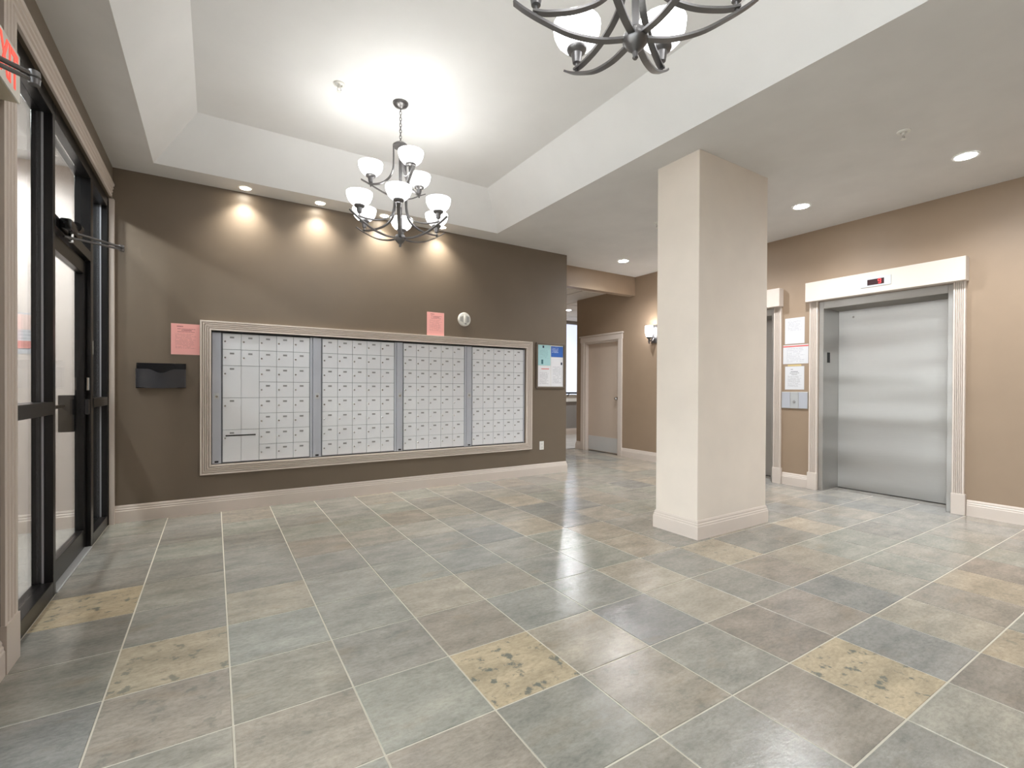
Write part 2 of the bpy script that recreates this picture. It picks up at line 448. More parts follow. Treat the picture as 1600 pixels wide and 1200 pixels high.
for j in range(-11, -4):
    for i in range(-3, 14):
        x0, y0 = TU0+i*TS+GAP, TV0+j*TS+GAP
        add_box(bm, x0, x0+TS-2*GAP, y0, y0+TS-2*GAP, -0.002, 0.0)
st = link('tile_field', to_mesh('tile_field', bm, M['slate']), floor)
st.color = lin(GRY); st['kind'] = 'stuff'

# hallway and vestibule floors
o = box('floor_hallway', M['greyfloor'], UEND-0.3, 9.3, VWE, VFAR+0.1, -0.1, 0.0); tag(o, 'pale glossy floor of the far hallway', 'floor', kind='structure')
o = box('floor_vestibule', M['greyfloor'], -3.3, -0.9, 1.8, 5.5, -0.1, 0.0); tag(o, 'pale grey vestibule floor behind the entrance glass', 'floor', kind='structure')

# ------------------------------------------------------------------ setting: ceiling with tray
TL, TR, TF, TN, INS = -0.435, 2.913, 4.99, -0.14, 0.315
bm = bmesh.new()
def quad(bm, pts): bm.faces.new([bm.verts.new(p) for p in pts])
for (a, b, c, d) in ((-0.9, TL, VB-0.1, 5.69), (TR, 6.5, VB-0.1, 5.69), (TL, TR, TF, 5.69), (TL, TR, VB-0.1, TN)):
    add_box(bm, a, b, c, d, ZC, ZC+0.03)
ceiling = link('ceiling', to_mesh('ceiling', bm, M['ceil']))
tag(ceiling, 'lower greige ceiling around the recessed tray', 'ceiling', kind='structure')
lo = [(TL, TN), (TR, TN), (TR, TF), (TL, TF)]
hi = [(TL+INS, TN+INS), (TR-INS, TN+INS), (TR-INS, TF-INS), (TL+INS, TF-INS)]
for i in range(4):
    a, b, c, d = lo[i], lo[(i+1) % 4], hi[(i+1) % 4], hi[i]
    bm = bmesh.new()
    A = [bm.verts.new((p[0], p[1], z)) for p, z in ((a, ZC), (b, ZC), (c, ZT), (d, ZT))]
    B = [bm.verts.new((p[0], p[1], z+0.03)) for p, z in ((a, ZC), (b, ZC), (c, ZT), (d, ZT))]
    bm.faces.new(A); bm.faces.new(B)
    for k in range(4): bm.faces.new((A[k], A[(k+1) % 4], B[(k+1) % 4], B[k]))
    link('tray_side', to_mesh('tray_side', bm, M['tray']), ceiling)
box('tray_top', M['tray'], hi[0][0], hi[1][0], hi[0][1], hi[2][1], ZT, ZT+0.03, ceiling)

# ------------------------------------------------------------------ setting: walls
MB0, MB1, MZ0, MZ1 = -0.030, 3.525, 0.447, 1.718          # opening for the mailboxes
o = wall('wall_back', M['brown'], 'y', VM, 5.69, -0.9, UEND, 0, ZC, [(MB0, MB1, MZ0, MZ1)])
tag(o, 'dark taupe wall that holds the mailboxes', 'wall', kind='structure')
box('recess_back', M['dark'], MB0+0.001, MB1-0.001, 5.60, 5.685, MZ0+0.001, MZ1-0.001, o)
EC1, EPITCH = 2.207, 1.719                                 # elevator centres
EC2 = EC1+EPITCH
EH, EZ = 0.604, 2.21
D2A, D2B, D2Z = 6.06, 6.97, 2.05
o = wall('wall_right', M['tan'], 'x', UE, UE+0.45, VB, VWE, 0, ZC+0.03, [(EC1-EH, EC1+EH, 0, EZ), (EC2-EH, EC2+EH, 0, EZ), (D2A, D2B, 0, D2Z)])
tag(o, 'tan wall with the elevators and the beige door', 'wall', kind='structure')
SF0, SF1, SFZ = 2.935, 5.262, 2.78                         # storefront opening
D3A, D3B = 1.15, 2.15
G0, G1 = -2.3, 2.2  # span of the added daylight glazing, out of view
o = wall('wall_left', M['brown'], 'x', -0.88, UL, VB, VM, 0, ZC, [(SF0, SF1, 0, SFZ), (G0, G1, 0, 2.78)])
tag(o, 'dark taupe entrance wall around the glass storefront', 'wall', kind='structure')
o = box('wall_rear', M['tan'], -0.9, 6.5, VB-0.12, VB, 0, ZC); tag(o, 'tan wall closing the lobby opposite the mailboxes', 'wall', kind='structure')
o = box('beam', M['tan'], UEND, UE, 5.69, 5.81, 2.747, ZC); tag(o, 'tan dropped beam at the hallway mouth', 'beam', kind='structure')
o = box('wall_hallway_left', M['tan'], UEND-0.15, UEND, 5.69, VFAR, 0, ZC); tag(o, 'hallway side wall behind the mailbox wall', 'wall', kind='structure')
o = box('wall_hallway_right', M['tan'], 9.0, 9.12, VWE, VFAR, 0, ZC); tag(o, 'end wall of the far hallway', 'wall', kind='structure')
o = box('wall_hallway_side', M['tan'], 6.47, 9.0, VWE-0.15, VWE, 0, ZC); tag(o, 'hallway wall round the corner from the beige door', 'wall', kind='structure')
WZ0, WZ1 = 1.02, 2.82
o = wall('wall_far', M['greywall'], 'y', VFAR, VFAR+0.12, UEND-0.15, 9.12, 0, ZC, [(6.3, 8.9, WZ0, WZ1)])
tag(o, 'grey far wall of the hallway below a bright window', 'wall', kind='structure')
win = empty('window_2', (7.6, VFAR, 0)); tag(win, 'bright pale window at the far end of the hallway', 'window', kind='structure')
box('pane', M['window'], -1.3, 1.3, 0.05, 0.06, WZ0, WZ1, win)
box('sill', M['white'], -1.35, 1.35, -0.06, 0.0, 0.84, WZ0, win)
for x in (-1.3, 1.27): box('frame_post', M['white'], x, x+0.03, 0.0, 0.05, WZ0, WZ1, win)
bm = bmesh.new(); tube(bm, [(6.3, VFAR-0.12, 1.06), (8.9, VFAR-0.12, 1.06)], 0.022, 10)
for x in (6.6, 7.6, 8.6): tube(bm, [(x, VFAR-0.12, 1.05), (x, VFAR-0.06, 0.98)], 0.01, 6)
o = link('handrail', to_mesh('handrail', bm, M['dark'], True)); tag(o, 'dark handrail in front of the bright hallway window', 'handrail')

# hallway ceiling: lay-in panels on a grid
hc = box('ceiling_hallway', M['bronze'], UEND, 9.0, 5.81, VFAR, ZH+0.02, ZH+0.05); tag(hc, 'hallway ceiling of lay-in panels past the beam', 'ceiling', kind='structure')
hc_mesh = hc.data
us = [UEND, 4.89, 5.50, 6.11, 6.72, 7.33, 7.94, 8.55, 9.0]
vs_ = [5.81, 6.44, 7.66, 8.88, VFAR]
for a, b in zip(us, us[1:]):
    for c, d in zip(vs_, vs_[1:]):
        o = box('ceiling_panel', M['tbar'], a+0.012, b-0.012, c+0.012, d-0.012, ZH, ZH+0.012)
        mw = o.location.copy(); o.parent = hc; o.location = mw-hc.location

# vestibule beyond the glass
o = box('wall_vestibule_end', M['whitewall'], -3.2, -0.88, 5.30, 5.42, 0, 3.0); tag(o, 'pale vestibule end wall seen through the entrance glass', 'wall', kind='structure')
o = box('wall_vestibule_outer', M['whitewall'], -3.3, -3.2, 1.9, 5.42, 0, 3.0); tag(o, 'pale vestibule wall opposite the entrance glass', 'wall', kind='structure')
o = box('wall_vestibule_near', M['whitewall'], -3.2, -0.88, 2.3, 2.4, 0, 3.0); tag(o, 'pale vestibule side wall near the exit sign', 'wall', kind='structure')
o = box('ceiling_vestibule', M['tray'], -3.3, -0.88, 1.9, 5.42, 3.0, 3.05); tag(o, 'white vestibule ceiling behind the entrance glass', 'ceiling', kind='structure')
baseboard('baseboard_vestibule', [(-3.2, 5.30), (-0.88, 5.30)], 'beige baseboard of the vestibule end wall')

# column
CU0, CU1, CV0, CV1 = 3.213, 4.165, 2.372, 2.785
o = box('column', M['beige'], CU0, CU1, CV0, CV1, 0, ZC, bevel=0.003); tag(o, 'wide cream painted column standing in the lobby', 'column', kind='structure')
baseboard('baseboard_column', [(CU0, CV0), (CU0, CV1), (CU1, CV1), (CU1, CV0)][::-1], 'beige baseboard wrapped round the cream column', True)

# baseboards
baseboard('baseboard_back', [(UL+0.012, VM), (UEND, VM), (UEND, 5.69)], 'beige baseboard under the mailboxes')
pl = 0.004
baseboard('baseboard_right', [(UE, EC1-EH-0.104), (UE, VB)], 'beige baseboard running on from the nearer elevator')
baseboard('baseboard_elevators', [(UE, EC2-EH-0.104), (UE, EC1+EH+0.104)], 'short beige baseboard between the two elevators')
baseboard('baseboard_hallway', [(UE, D2A-0.092), (UE, EC2+EH+0.104)], 'beige baseboard between the beige door and the elevators')
baseboard('baseboard_corner', [(UE+0.3, VWE), (UE, VWE), (UE, D2B+0.092)], 'short beige baseboard at the hallway corner')
baseboard('baseboard_left', [(UL, G1+0.005), (UL, 2.735)], 'beige baseboard beside the entrance casing')
baseboard('baseboard_far', [(UEND, VFAR), (9.0, VFAR)], 'white baseboard of the far hallway wall')

# ------------------------------------------------------------------ casing round the storefront
def casing_rect(parent, plane, axis, a0, a1, z0, z1, w, t, sides, name, mat, n=5, facing=-1):
    """mitred fluted casing round a rectangle given by its outer edge"""
    prof = flute_profile(w, t, n)
    C = {'b': ((a0, z0), (a1, z0), (0, 1)), 't': ((a1, z1), (a0, z1), (0, -1)), 'l': ((a0, z1), (a0, z0), (1, 0)), 'r': ((a1, z0), (a1, z1), (-1, 0))}
    for s in sides:
        A, B, inw = C[s]; d = Vector((B[0]-A[0], B[1]-A[1])).normalized(); inw = Vector(inw)
        mitA = 1 if (len(sides) == 4 or (s == 't') or (s == 'l') or (s == 'r')) else 0
        mA = mB = 1
        if len(sides) == 3:
            if s == 'l': mB = 0
            if s == 'r': mA = 0
        bm = bmesh.new(); R = []
        for P, m, sg in ((A, mA, 1), (B, mB, -1)):
            ring = []
            for sw, dd in prof:
                q = Vector(P)+inw*sw+d*(sg*m*sw)
                ring.append(bm.verts.new((plane+facing*dd, q.x, q.y) if axis == 'x' else (q.x, plane+facing*dd, q.y)))
            R.append(ring)
        k = len(prof)
        for i in range(k-1): bm.faces.new((R[0][i], R[0][i+1], R[1][i+1], R[1][i]))
        bm.faces.new((R[0][-1], R[0][0], R[1][0], R[1][-1]))
        bm.faces.new(R[0]); bm.faces.new(R[1])
        link(name, to_mesh(name, bm, mat), parent)

tr1 = empty('trim_1', (0, 0, 0)); tag(tr1, 'beige moulded casing round the entrance storefront', 'trim', kind='structure')
casing_rect(tr1, UL, 'x', 2.745, 5.278, 0.0, 2.915, 0.15, 0.014, 'lt', 'casing_board', M['trim'], 3, 1)
box('casing_strip', M['trim'], UL-0.02, UL+0.014, 5.236, 5.276, 0, 2.78, tr1)
box('plinth_block', M['trim'], UL, UL+0.02, 2.74, 2.90, 0, 0.2, tr1)

# ------------------------------------------------------------------ storefront frame, sidelights and glass door
FX0, FX1, GX = -0.855, -0.765, -0.815
wn = empty('window_1', (0, 0, 0)); tag(wn, 'black aluminium storefront with glass sidelights and transom', 'window', kind='structure')
mA, mB = (3.616, 3.664), (4.575, 4.655)
for v0, v1 in ((SF0, 2.985), mA, mB, (5.20, SF1)):
    box('mullion', M['black_alu'], FX0, FX1, v0, v1, 0, SFZ, wn, 0.002)
secs = ((2.985, mA[0]), (mA[1], mB[0]), (mB[1], 5.20))
for k, (v0, v1) in enumerate(secs):
    box('head_rail', M['black_alu'], FX0, FX1, v0, v1, 2.70, SFZ, wn, 0.002)
    if k == 1:
        box('transom_bar', M['black_alu'], FX0, FX1, v0, v1, 2.095, 2.165, wn, 0.002)
        box('pane', M['glass'], GX-0.003, GX+0.003, v0, v1, 2.165, 2.70, wn)
    else:
        box('sill_rail', M['black_alu'], FX0, FX1, v0, v1, 0, 0.085, wn, 0.002)
        box('mid_rail', M['black_alu'], FX0, FX1+0.004, v0, v1, 1.025, 1.095, wn, 0.002)
        box('pane', M['glass'], GX-0.003, GX+0.003, v0, v1, 0.085, 1.025, wn)
        box('pane', M['glass'], GX-0.003, GX+0.003, v0, v1, 1.095, 2.70, wn)
    if k != 1:
        box('glazing_bead', M['alu'], GX+0.003, GX+0.012, v0, v0+0.006, 0.085, 2.70, wn)
        box('glazing_bead', M['grey_metal'], GX+0.003, GX+0.012, v1-0.006, v1, 0.085, 2.70, wn)
box('barcode_sticker', M['white'], -0.768, -0.7645, 4.64, 4.652, 1.42, 1.52, wn)

def closer(parent, v, z, ux, elbow):
    """surface door closer with a folded arm sticking into the room"""
    c = box('closer', M['black_plastic'], ux, ux+0.055, v, v+0.27, z, z+0.065, parent, 0.012, 3)
    cl = c.location.copy()
    def loc(p): return (p[0]-cl.x, p[1]-cl.y, p[2]-cl.z)
    bm = bmesh.new(); lathe(bm, [(0, -0.03), (0.03, -0.03), (0.03, 0.03), (0.02, 0.034), (0, 0.034)], 14, loc((ux+0.04, v+0.20, z+0.06)), 'Y')
    link('valve_tube', to_mesh('valve_tube', bm, M['black_plastic'], True), c)
    bm = bmesh.new(); lathe(bm, [(0, -0.05), (0.013, -0.05), (0.013, 0.02), (0, 0.02)], 12, loc((ux+0.03, v+0.12, z)))
    link('pinion', to_mesh('pinion', bm, M['chrome'], True), c)
    for nm, a, b, w in (('main_arm', (ux+0.03, v+0.12, z+0.012), (elbow[0], elbow[1], elbow[2]+0.008), 0.008), ('forearm', (ux+0.01, v+0.05, z-0.035), (elbow[0], elbow[1], elbow[2]-0.008), 0.007)):
        bm = bmesh.new(); A, B = Vector(loc(a)), Vector(loc(b)); d = (B-A).normalized(); s = d.cross(Vector((0, 0, 1))).normalized()
        tube(bm, [A, A+(B-A)*0.5, B+d*0.012], w, 8)
        link(nm, to_mesh(nm, bm, M['bronze'], True), c)
    bm = bmesh.new(); lathe(bm, [(0, -0.02), (0.014, -0.02), (0.016, -0.004), (0.012, 0.0), (0.016, 0.004), (0.014, 0.02), (0, 0.02)], 14, loc(elbow))
    link('elbow_knuckle', to_mesh('elbow_knuckle', bm, M['bronze'], True), c)
    return c

d1 = empty('door_1', (0, 0, 0)); tag(d1, 'black framed glass entrance door between the sidelights', 'door', kind='structure')
DX0, DX1 = -0.838, -0.793; V0, V1 = mA[1]+0.006, mB[0]-0.006
for v0, v1 in ((V0, V0+0.055), (V1-0.055, V1)): box('stile', M['black_alu'], DX0, DX1, v0, v1, 0.02, 2.085, d1, 0.002)
box('top_rail', M['black_alu'], DX0, DX1, V0+0.055, V1-0.055, 1.99, 2.085, d1, 0.002)
box('bottom_rail', M['black_alu'], DX0, DX1, V0+0.055, V1-0.055, 0.02, 0.15, d1, 0.002)
box('pane', M['glass'], GX-0.003, GX+0.003, V0+0.055, V1-0.055, 0.15, 1.99, d1)
box('push_bar', M['black_alu'], DX0-0.075, DX0-0.05, V0+0.03, V1-0.10, 1.03, 1.055, d1, 0.004, 2)
lk = box('lock_case', M['black_plastic'], DX0-0.085, DX0, V1-0.10, V1-0.02, 0.86, 1.12, d1, 0.006, 2)
box('lever', M['chrome'], 0.030, 0.042, -0.03, -0.02, -0.02, 0.11, lk)
box('strike_box', M['black_plastic'], DX1, DX1+0.025, V1-0.05, V1-0.01, 0.98, 1.09, d1, 0.003)
bm = bmesh.new(); lathe(bm, [(0, -0.045), (0.011, -0.045), (0.011, 0.045), (0, 0.045)], 12)
link('lock_cylinder', to_mesh('lock_cylinder', bm, M['chrome'], True), d1, (DX1+0.012, V1-0.012, 1.2))
closer(d1, 3.74, 2.105, -0.765, (-0.533, 4.138, 2.12))
o = box('threshold', M['alu'], -0.855, -0.757, mA[1], mB[0], 0.0, 0.012, None, 0.003); tag(o, 'aluminium threshold strip under the glass entrance door', 'threshold')

# unseen glazing added to let daylight in, with the exit door, same wall
w3 = empty('added_glazing', (0, 0, 0)); tag(w3, 'unseen black aluminium glazing added for daylight beyond the exit sign', 'window', kind='structure')
for v0, v1 in ((G0, G0+0.05), (-1.2, -1.15), (-0.05, 0.0), (D3A-0.05, D3A), (D3B, G1)):
    box('mullion', M['black_alu'], FX0, FX1, v0, v1, 0, 2.78, w3, 0.002)
for v0, v1 in ((G0+0.05, -1.2), (-1.15, -0.05), (0.0, D3A-0.05)):
    box('head_rail', M['black_alu'], FX0, FX1, v0, v1, 2.70, 2.78, w3)
    box('sill_rail', M['black_alu'], FX0, FX1, v0, v1, 0, 0.085, w3)
    box('mid_rail', M['black_alu'], FX0, FX1, v0, v1, 1.025, 1.095, w3)
    box('pane', M['glass'], GX-0.003, GX+0.003, v0, v1, 0.085, 1.025, w3)
    box('pane', M['glass'], GX-0.003, GX+0.003, v0, v1, 1.095, 2.70, w3)
box('head_rail', M['black_alu'], FX0, FX1, D3A, D3B, 2.70, 2.78, w3)
box('transom_bar', M['black_alu'], FX0, FX1, D3A, D3B, 2.095, 2.165, w3)
box('pane', M['glass'], GX-0.003, GX+0.003, D3A, D3B, 2.165, 2.70, w3)
d3 = empty('door_3', (0, 0, 0)); tag(d3, 'black framed glass exit door beside the exit sign', 'door', kind='structure')
for v0, v1 in ((D3A+0.006, D3A+0.061), (D3B-0.061, D3B-0.006)): box('stile', M['black_alu'], DX0, DX1, v0, v1, 0.02, 2.085, d3)
box('top_rail', M['black_alu'], DX0, DX1, D3A+0.061, D3B-0.061, 1.99, 2.085, d3)
box('bottom_rail', M['black_alu'], DX0, DX1, D3A+0.061, D3B-0.061, 0.02, 0.15, d3)
box('pane', M['glass'], GX-0.003, GX+0.003, D3A+0.061, D3B-0.061, 0.15, 1.99, d3)
box('push_bar', M['black_alu'], DX1+0.05, DX1+0.075, D3A+0.03, D3B-0.03, 1.03, 1.055, d3)
o = box('pavement', M['concrete'], -14.0, -0.9, -14.0, 1.8, -0.1, -0.02); tag(o, 'pale concrete pavement outside the added glazing', 'pavement', kind='structure')
closer(d3, 1.62, 2.105, -0.765, (-0.464, 1.997, 2.12))

# exit sign
es = empty('exit_sign', (-0.71, 2.59, 2.347)); tag(es, 'white box exit sign with red letters above the casing', 'sign')
box('housing', M['sign_body'], -0.03, 0.024, -0.155, 0.155, 0, 0.192, es, 0.003)
box('face', M['sign_face'], 0.024, 0.03, -0.155, 0.155, 0.0, 0.192, es)
def text_mesh(name, body, size, mat, sx=1.0, ext=0.001):
    cu = bpy.data.curves.new(name, 'FONT'); cu.body = body; cu.size = size; cu.align_x = 'CENTER'; cu.align_y = 'CENTER'; cu.extrude = ext; cu.offset = 0.004
    t = bpy.data.objects.new(name, cu); COL.objects.link(t)
    bpy.context.view_layer.update()
    me = bpy.data.meshes.new_from_object(t.evaluated_get(bpy.context.evaluated_depsgraph_get()))
    bpy.data.objects.remove(t); me.name = name; me.materials.clear(); me.materials.append(mat)
    for v in me.vertices: v.co.x *= sx
    return me
me = text_mesh('letters', 'EXIT', 0.205, M['red_letter'], 0.60)
for v in me.vertices: v.co = Vector((v.co.z, v.co.x, v.co.y))
link('letters', me, es, (0.0312, 0.0, 0.093))

# ------------------------------------------------------------------ mailboxes
bank_edges = ((-0.022, 0.066, 0.838, 0.868), (0.868, 0.962, 1.735, 1.762), (1.762, 1.845, 2.622, 2.649), (2.649, 2.735, 3.500, 3.518))
words = ('with large parcel doors and a mail slot', 'beside the parcel doors', 'below the pink notice', 'beside the framed notice board')
def small_mesh(name, x0, x1, y0, y1, z0, z1, mat, bevel=0.0):
    bm = bmesh.new(); add_box(bm, x0, x1, y0, y1, z0, z1); return to_mesh(name, bm, mat, False, bevel)
bm = bmesh.new(); lathe(bm, [(0, -0.007), (0.006, -0.007), (0.0085, -0.004), (0.0085, 0.002)], 10, axis='Y'); LOCK = to_mesh('lock', bm, M['chrome'], True)
PLATE = small_mesh('number_plate', -0.018, 0.018, -0.0015, 0.001, -0.008, 0.008, M['plate'])
ZB0, ZB1 = 0.462, 1.694
RH = (ZB1-ZB0)/8
for b, (e0, e1, e2, e3) in enumerate(bank_edges):
    bk = empty('mailbox_bank', (e0, VM, ZB0)); tag(bk, 'grey mailbox bank %s' % words[b], 'mailboxes', 'mailbox banks set in the wall')
    YF = 0.012                         # face depth behind the wall face
    box('body', M['mail_body'], 0.001, e3-e0-0.001, YF+0.012, 0.30, -0.010, ZB1-ZB0+0.016, bk)
    box('trim_cap', M['dark'], 0.001, e3-e0-0.001, YF-0.002, YF+0.012, ZB1-ZB0+0.004, ZB1-ZB0+0.012, bk)
    st = box('lock_strip', M['mail_strip'], 0.002, e1-e0-0.012, YF-0.008, YF+0.012, -0.008, ZB1-ZB0+0.004, bk, 0.003)
    lc = st.location.copy(); xm = (e1-e0)*0.45
    lp = box('lock_plate', M['alu'], xm-0.022-lc.x, xm+0.022-lc.x, YF-0.010-lc.y, YF-0.008-lc.y, 0.60-lc.z, 0.66-lc.z, st)
    lo_ = link('lock', LOCK, st, (xm-lc.x, YF-0.0105-lc.y, 0.63-lc.z)); lo_.scale = (1.4, 1, 1.4)
    box('badge', M['dark'], xm-0.016-lc.x, xm+0.016-lc.x, YF-0.0105-lc.y, YF-0.008-lc.y, 0.002-lc.z, 0.018-lc.z, st)
    box('edge_stile', M['mail_strip'], e2-e0+0.003, e3-e0-0.002, YF-0.006, YF+0.012, -0.008, ZB1-ZB0+0.004, bk, 0.002)
    cw = (e2-e1)/5; g = 0.0018
    dm = small_mesh('door', g, cw-g, -0.006, 0.006, g, RH-g, M['mail_door'], 0.0012)
    def fit(par, plate=True):
        link('lock', LOCK, par, (0.021, -0.006, RH*0.50))
        link('number_plate', PLATE, par, (cw*0.5, -0.0065, RH*0.76))
    for c in range(5):
        for r in range(8):
            if b == 0 and c < 2 and r < 6: continue
            d = link('door', dm, bk, (e1-e0+c*cw, YF+0.006, r*RH)); fit(d)
    if b == 0:
        for r in (0, 2, 4):
            bm = bmesh.new()
            add_box(bm, g, cw-g, -0.006, 0.006, g, 2*RH-g); add_box(bm, cw+g, 2*cw-g, -0.006, 0.006, g, 2*RH-g); add_box(bm, cw-2*g, cw+2*g, 0.004, 0.006, g, 2*RH-g)
            d = link('parcel_door', to_mesh('parcel_door', bm, M['mail_door']), bk, (e1-e0, YF+0.006, r*RH))
            link('lock', LOCK, d, (0.021, -0.006, RH*1.50)); link('number_plate', PLATE, d, (cw*0.5, -0.0065, RH*1.80))
            if r == 0: box('mail_slot', M['dark'], 0.025, 2*cw-0.03, -0.0075, -0.005, RH*1.60, RH*1.60+0.012, d)

fr = empty('trim_2', (0, 0, 0)); tag(fr, 'beige fluted moulding framing the wall of mailboxes', 'trim', kind='structure')
casing_rect(fr, VM, 'y', -0.113, 3.620, 0.360, 1.802, 0.088, 0.03, 'lrtb', 'moulding', M['trim'], 4)

# ------------------------------------------------------------------ papers and small wall things
def sheet(name, axis, plane, a0, a1, z0, z1, mat, parent=None, flip=1, t=0.0012, tilt=0.0):
    """paper sheet standing off a wall; axis 'y' faces -y, axis 'x' faces -x (a decreasing to the right)"""
    ca, cz = (a0+a1)/2, (z0+z1)/2
    bm = bmesh.new(); uvl = bm.loops.layers.uv.new('UVMap')
    if axis == 'y': vs = add_box(bm, a0-ca, a1-ca, 0, t, z0-cz, z1-cz)
    else: vs = add_box(bm, 0, t, a0-ca, a1-ca, z0-cz, z1-cz)
    bmesh.ops.recalc_face_normals(bm, faces=bm.faces)
    for f in bm.faces:
        for l in f.loops:
            a = l.vert.co.x if axis == 'y' else -l.vert.co.y
            l[uvl].uv = ((a+(a1-a0)/2)/(a1-a0), (l.vert.co.z+(z1-z0)/2)/(z1-z0))
    me = bpy.data.meshes.new(name); bm.to_mesh(me); bm.free(); me.materials.append(mat)
    loc = (ca, plane-t, cz) if axis == 'y' else (plane-t, ca, cz)
    return link(name, me, parent, loc, (0, tilt, 0) if axis == 'y' else (tilt, 0, 0))

o = sheet('paper_notice', 'y', VM-0.001, -0.333, -0.116, 1.476, 1.758, M['pink'], tilt=0.0)
tag(o, 'pink paper notice on the wall above the black pocket', 'notice', 'pink paper notices')
o = sheet('paper_notice', 'y', VM-0.001, 2.123, 2.343, 1.805, 2.080, M['pink'])
tag(o, 'pink paper notice standing on top of the mailbox frame', 'notice', 'pink paper notices')

# black file pocket
pk = empty('file_pocket', (-0.40, VM, 1.170)); tag(pk, 'black plastic file pocket hung on the taupe wall', 'file holder')
hw, ph = 0.180, 0.222
box('back_panel', M['black_plastic'], -hw, hw, -0.008, -0.001, 0.0, ph, pk, 0.003)
bm = bmesh.new(); N = 24; top = []; bot = []
for i in range(N+1):
    x = -hw+2*hw*i/N; q = abs(x)/hw
    zt = 0.168-0.034*(math.cos(min(1, q/0.55)*PI)*0.5+0.5)
    y = -0.055-0.012*(1-q*q); zb = 0.006-0.008*(1-q*q)
    top.append((x, y, zt)); bot.append((x, y+0.012, zb))
for off in (0.0, 0.005):
    A = [bm.verts.new((x, y+off, z)) for x, y, z in top]; B = [bm.verts.new((x, y+off, z)) for x, y, z in bot]
    for i in range(N): bm.faces.new((A[i], A[i+1], B[i+1], B[i]))
    if off == 0: A0, B0 = A, B
for i in range(N):
    bm.faces.new((A0[i], A0[i+1], A[i+1], A[i])); bm.faces.new((B0[i], B0[i+1], B[i+1], B[i]))
link('front_panel', to_mesh('front_panel', bm, M['smoky'], True), pk)
for s in (-1, 1): box('side_panel', M['smoky'], min(s*hw, s*(hw-0.006)), max(s*hw, s*(hw-0.006)), -0.056, -0.008, 0.004, 0.17, pk, 0.002)  # sides in the lighter plastic stand in for highlights on the rim
box('bottom_panel', M['black_plastic'], -hw, hw, -0.05, -0.008, 0.0, 0.006, pk)
# round wall alarm
al = empty('wall_alarm', (2.61, VM, 2.026)); tag(al, 'round white alarm disc on the taupe wall beside the pink notice', 'alarm')
lathe_obj('disc', M['white'], [(0, -0.028), (0.055, -0.028), (0.078, -0.022), (0.086, -0.010), (0.086, 0.0)], al, axis='Y', seg=32)
box('strobe', M['white'], -0.014, 0.010, -0.045, -0.027, -0.045, 0.05, al, 0.004, 2)
bm = bmesh.new()
for i in range(6):
    a = 0.022+0.007*i
    add_box(bm, a-0.0016, a+0.0016, -0.0295, -0.0275, -0.045+0.003*i, 0.045-0.003*i)
    add_box(bm, -a-0.006, -a-0.003, -0.0295, -0.0275, -0.040+0.003*i, 0.040-0.003*i)
link('grille', to_mesh('grille', bm, M['plate']), al)
box('reset_tab', M['plate'], -0.004, 0.02, -0.034, -0.027, -0.062, -0.050, al)
# framed notice board
nb = empty('notice_board', (3.934, VM, 1.49)); tag(nb, 'grey framed notice board with blue and white posters', 'notice board')
w2, h2 = 0.243, 0.312
box('backing', M['white'], -w2+0.015, w2-0.015, -0.012, -0.001, -h2+0.015, h2-0.015, nb)
for a in ((-w2, w2, h2-0.026, h2), (-w2, w2, -h2, -h2+0.026)): box('frame_rail', M['wood_grey'], a[0], a[1], -0.024, -0.0005, a[2], a[3], nb, 0.002)
for a in (-w2, w2-0.024): box('frame_stile', M['wood_grey'], a, a+0.024, -0.024, -0.0005, -h2+0.026, h2-0.026, nb, 0.002)
sh = sheet('poster_sheet', 'y', -0.0125, -0.215, -0.002, 0.003, 0.283, M['sheet_teal'], nb)
box('printed_figure', M['teal'], -0.05, -0.02, -0.0018, -0.0004, -0.12, -0.06, sh)
box('printed_emblem', M['navy'], -0.03, -0.005, -0.0018, -0.0004, 0.10, 0.13, sh)
sheet('poster_sheet', 'y', -0.0125, 0.006, 0.214, 0.125, 0.272, M['sheet_blue'], nb)
sh = sheet('poster_sheet', 'y', -0.0125, 0.006, 0.214, -0.282, 0.118, M['sheet_white'], nb)
box('printed_emblem', M['navy'], 0.065, 0.09, -0.0018, -0.0004, 0.10, 0.135, sh)
sh = sheet('poster_sheet', 'y', -0.0125, -0.215, -0.002, -0.282, -0.004, M['sheet_white'], nb)
box('printed_heading', M['redprint'], -0.05, 0.08, -0.0018, -0.0004, 0.095, 0.105, sh)
# wall outlet
ou = empty('wall_outlet', (3.795, VM, 0.397)); tag(ou, 'white duplex wall outlet under the notice board', 'outlet')
box('cover_plate', M['white'], -0.036, 0.036, -0.007, -0.0005, -0.058, 0.058, ou, 0.003)
for s in (-1, 1):
    so = box('socket', M['white'], -0.017, 0.017, -0.010, -0.006, s*0.022-0.014, s*0.022+0.014, ou, 0.004)
    for x in (-0.007, 0.007): box('slot', M['dark'], x-0.0015, x+0.0015, -0.0028, -0.0015, -0.004, 0.006, so)

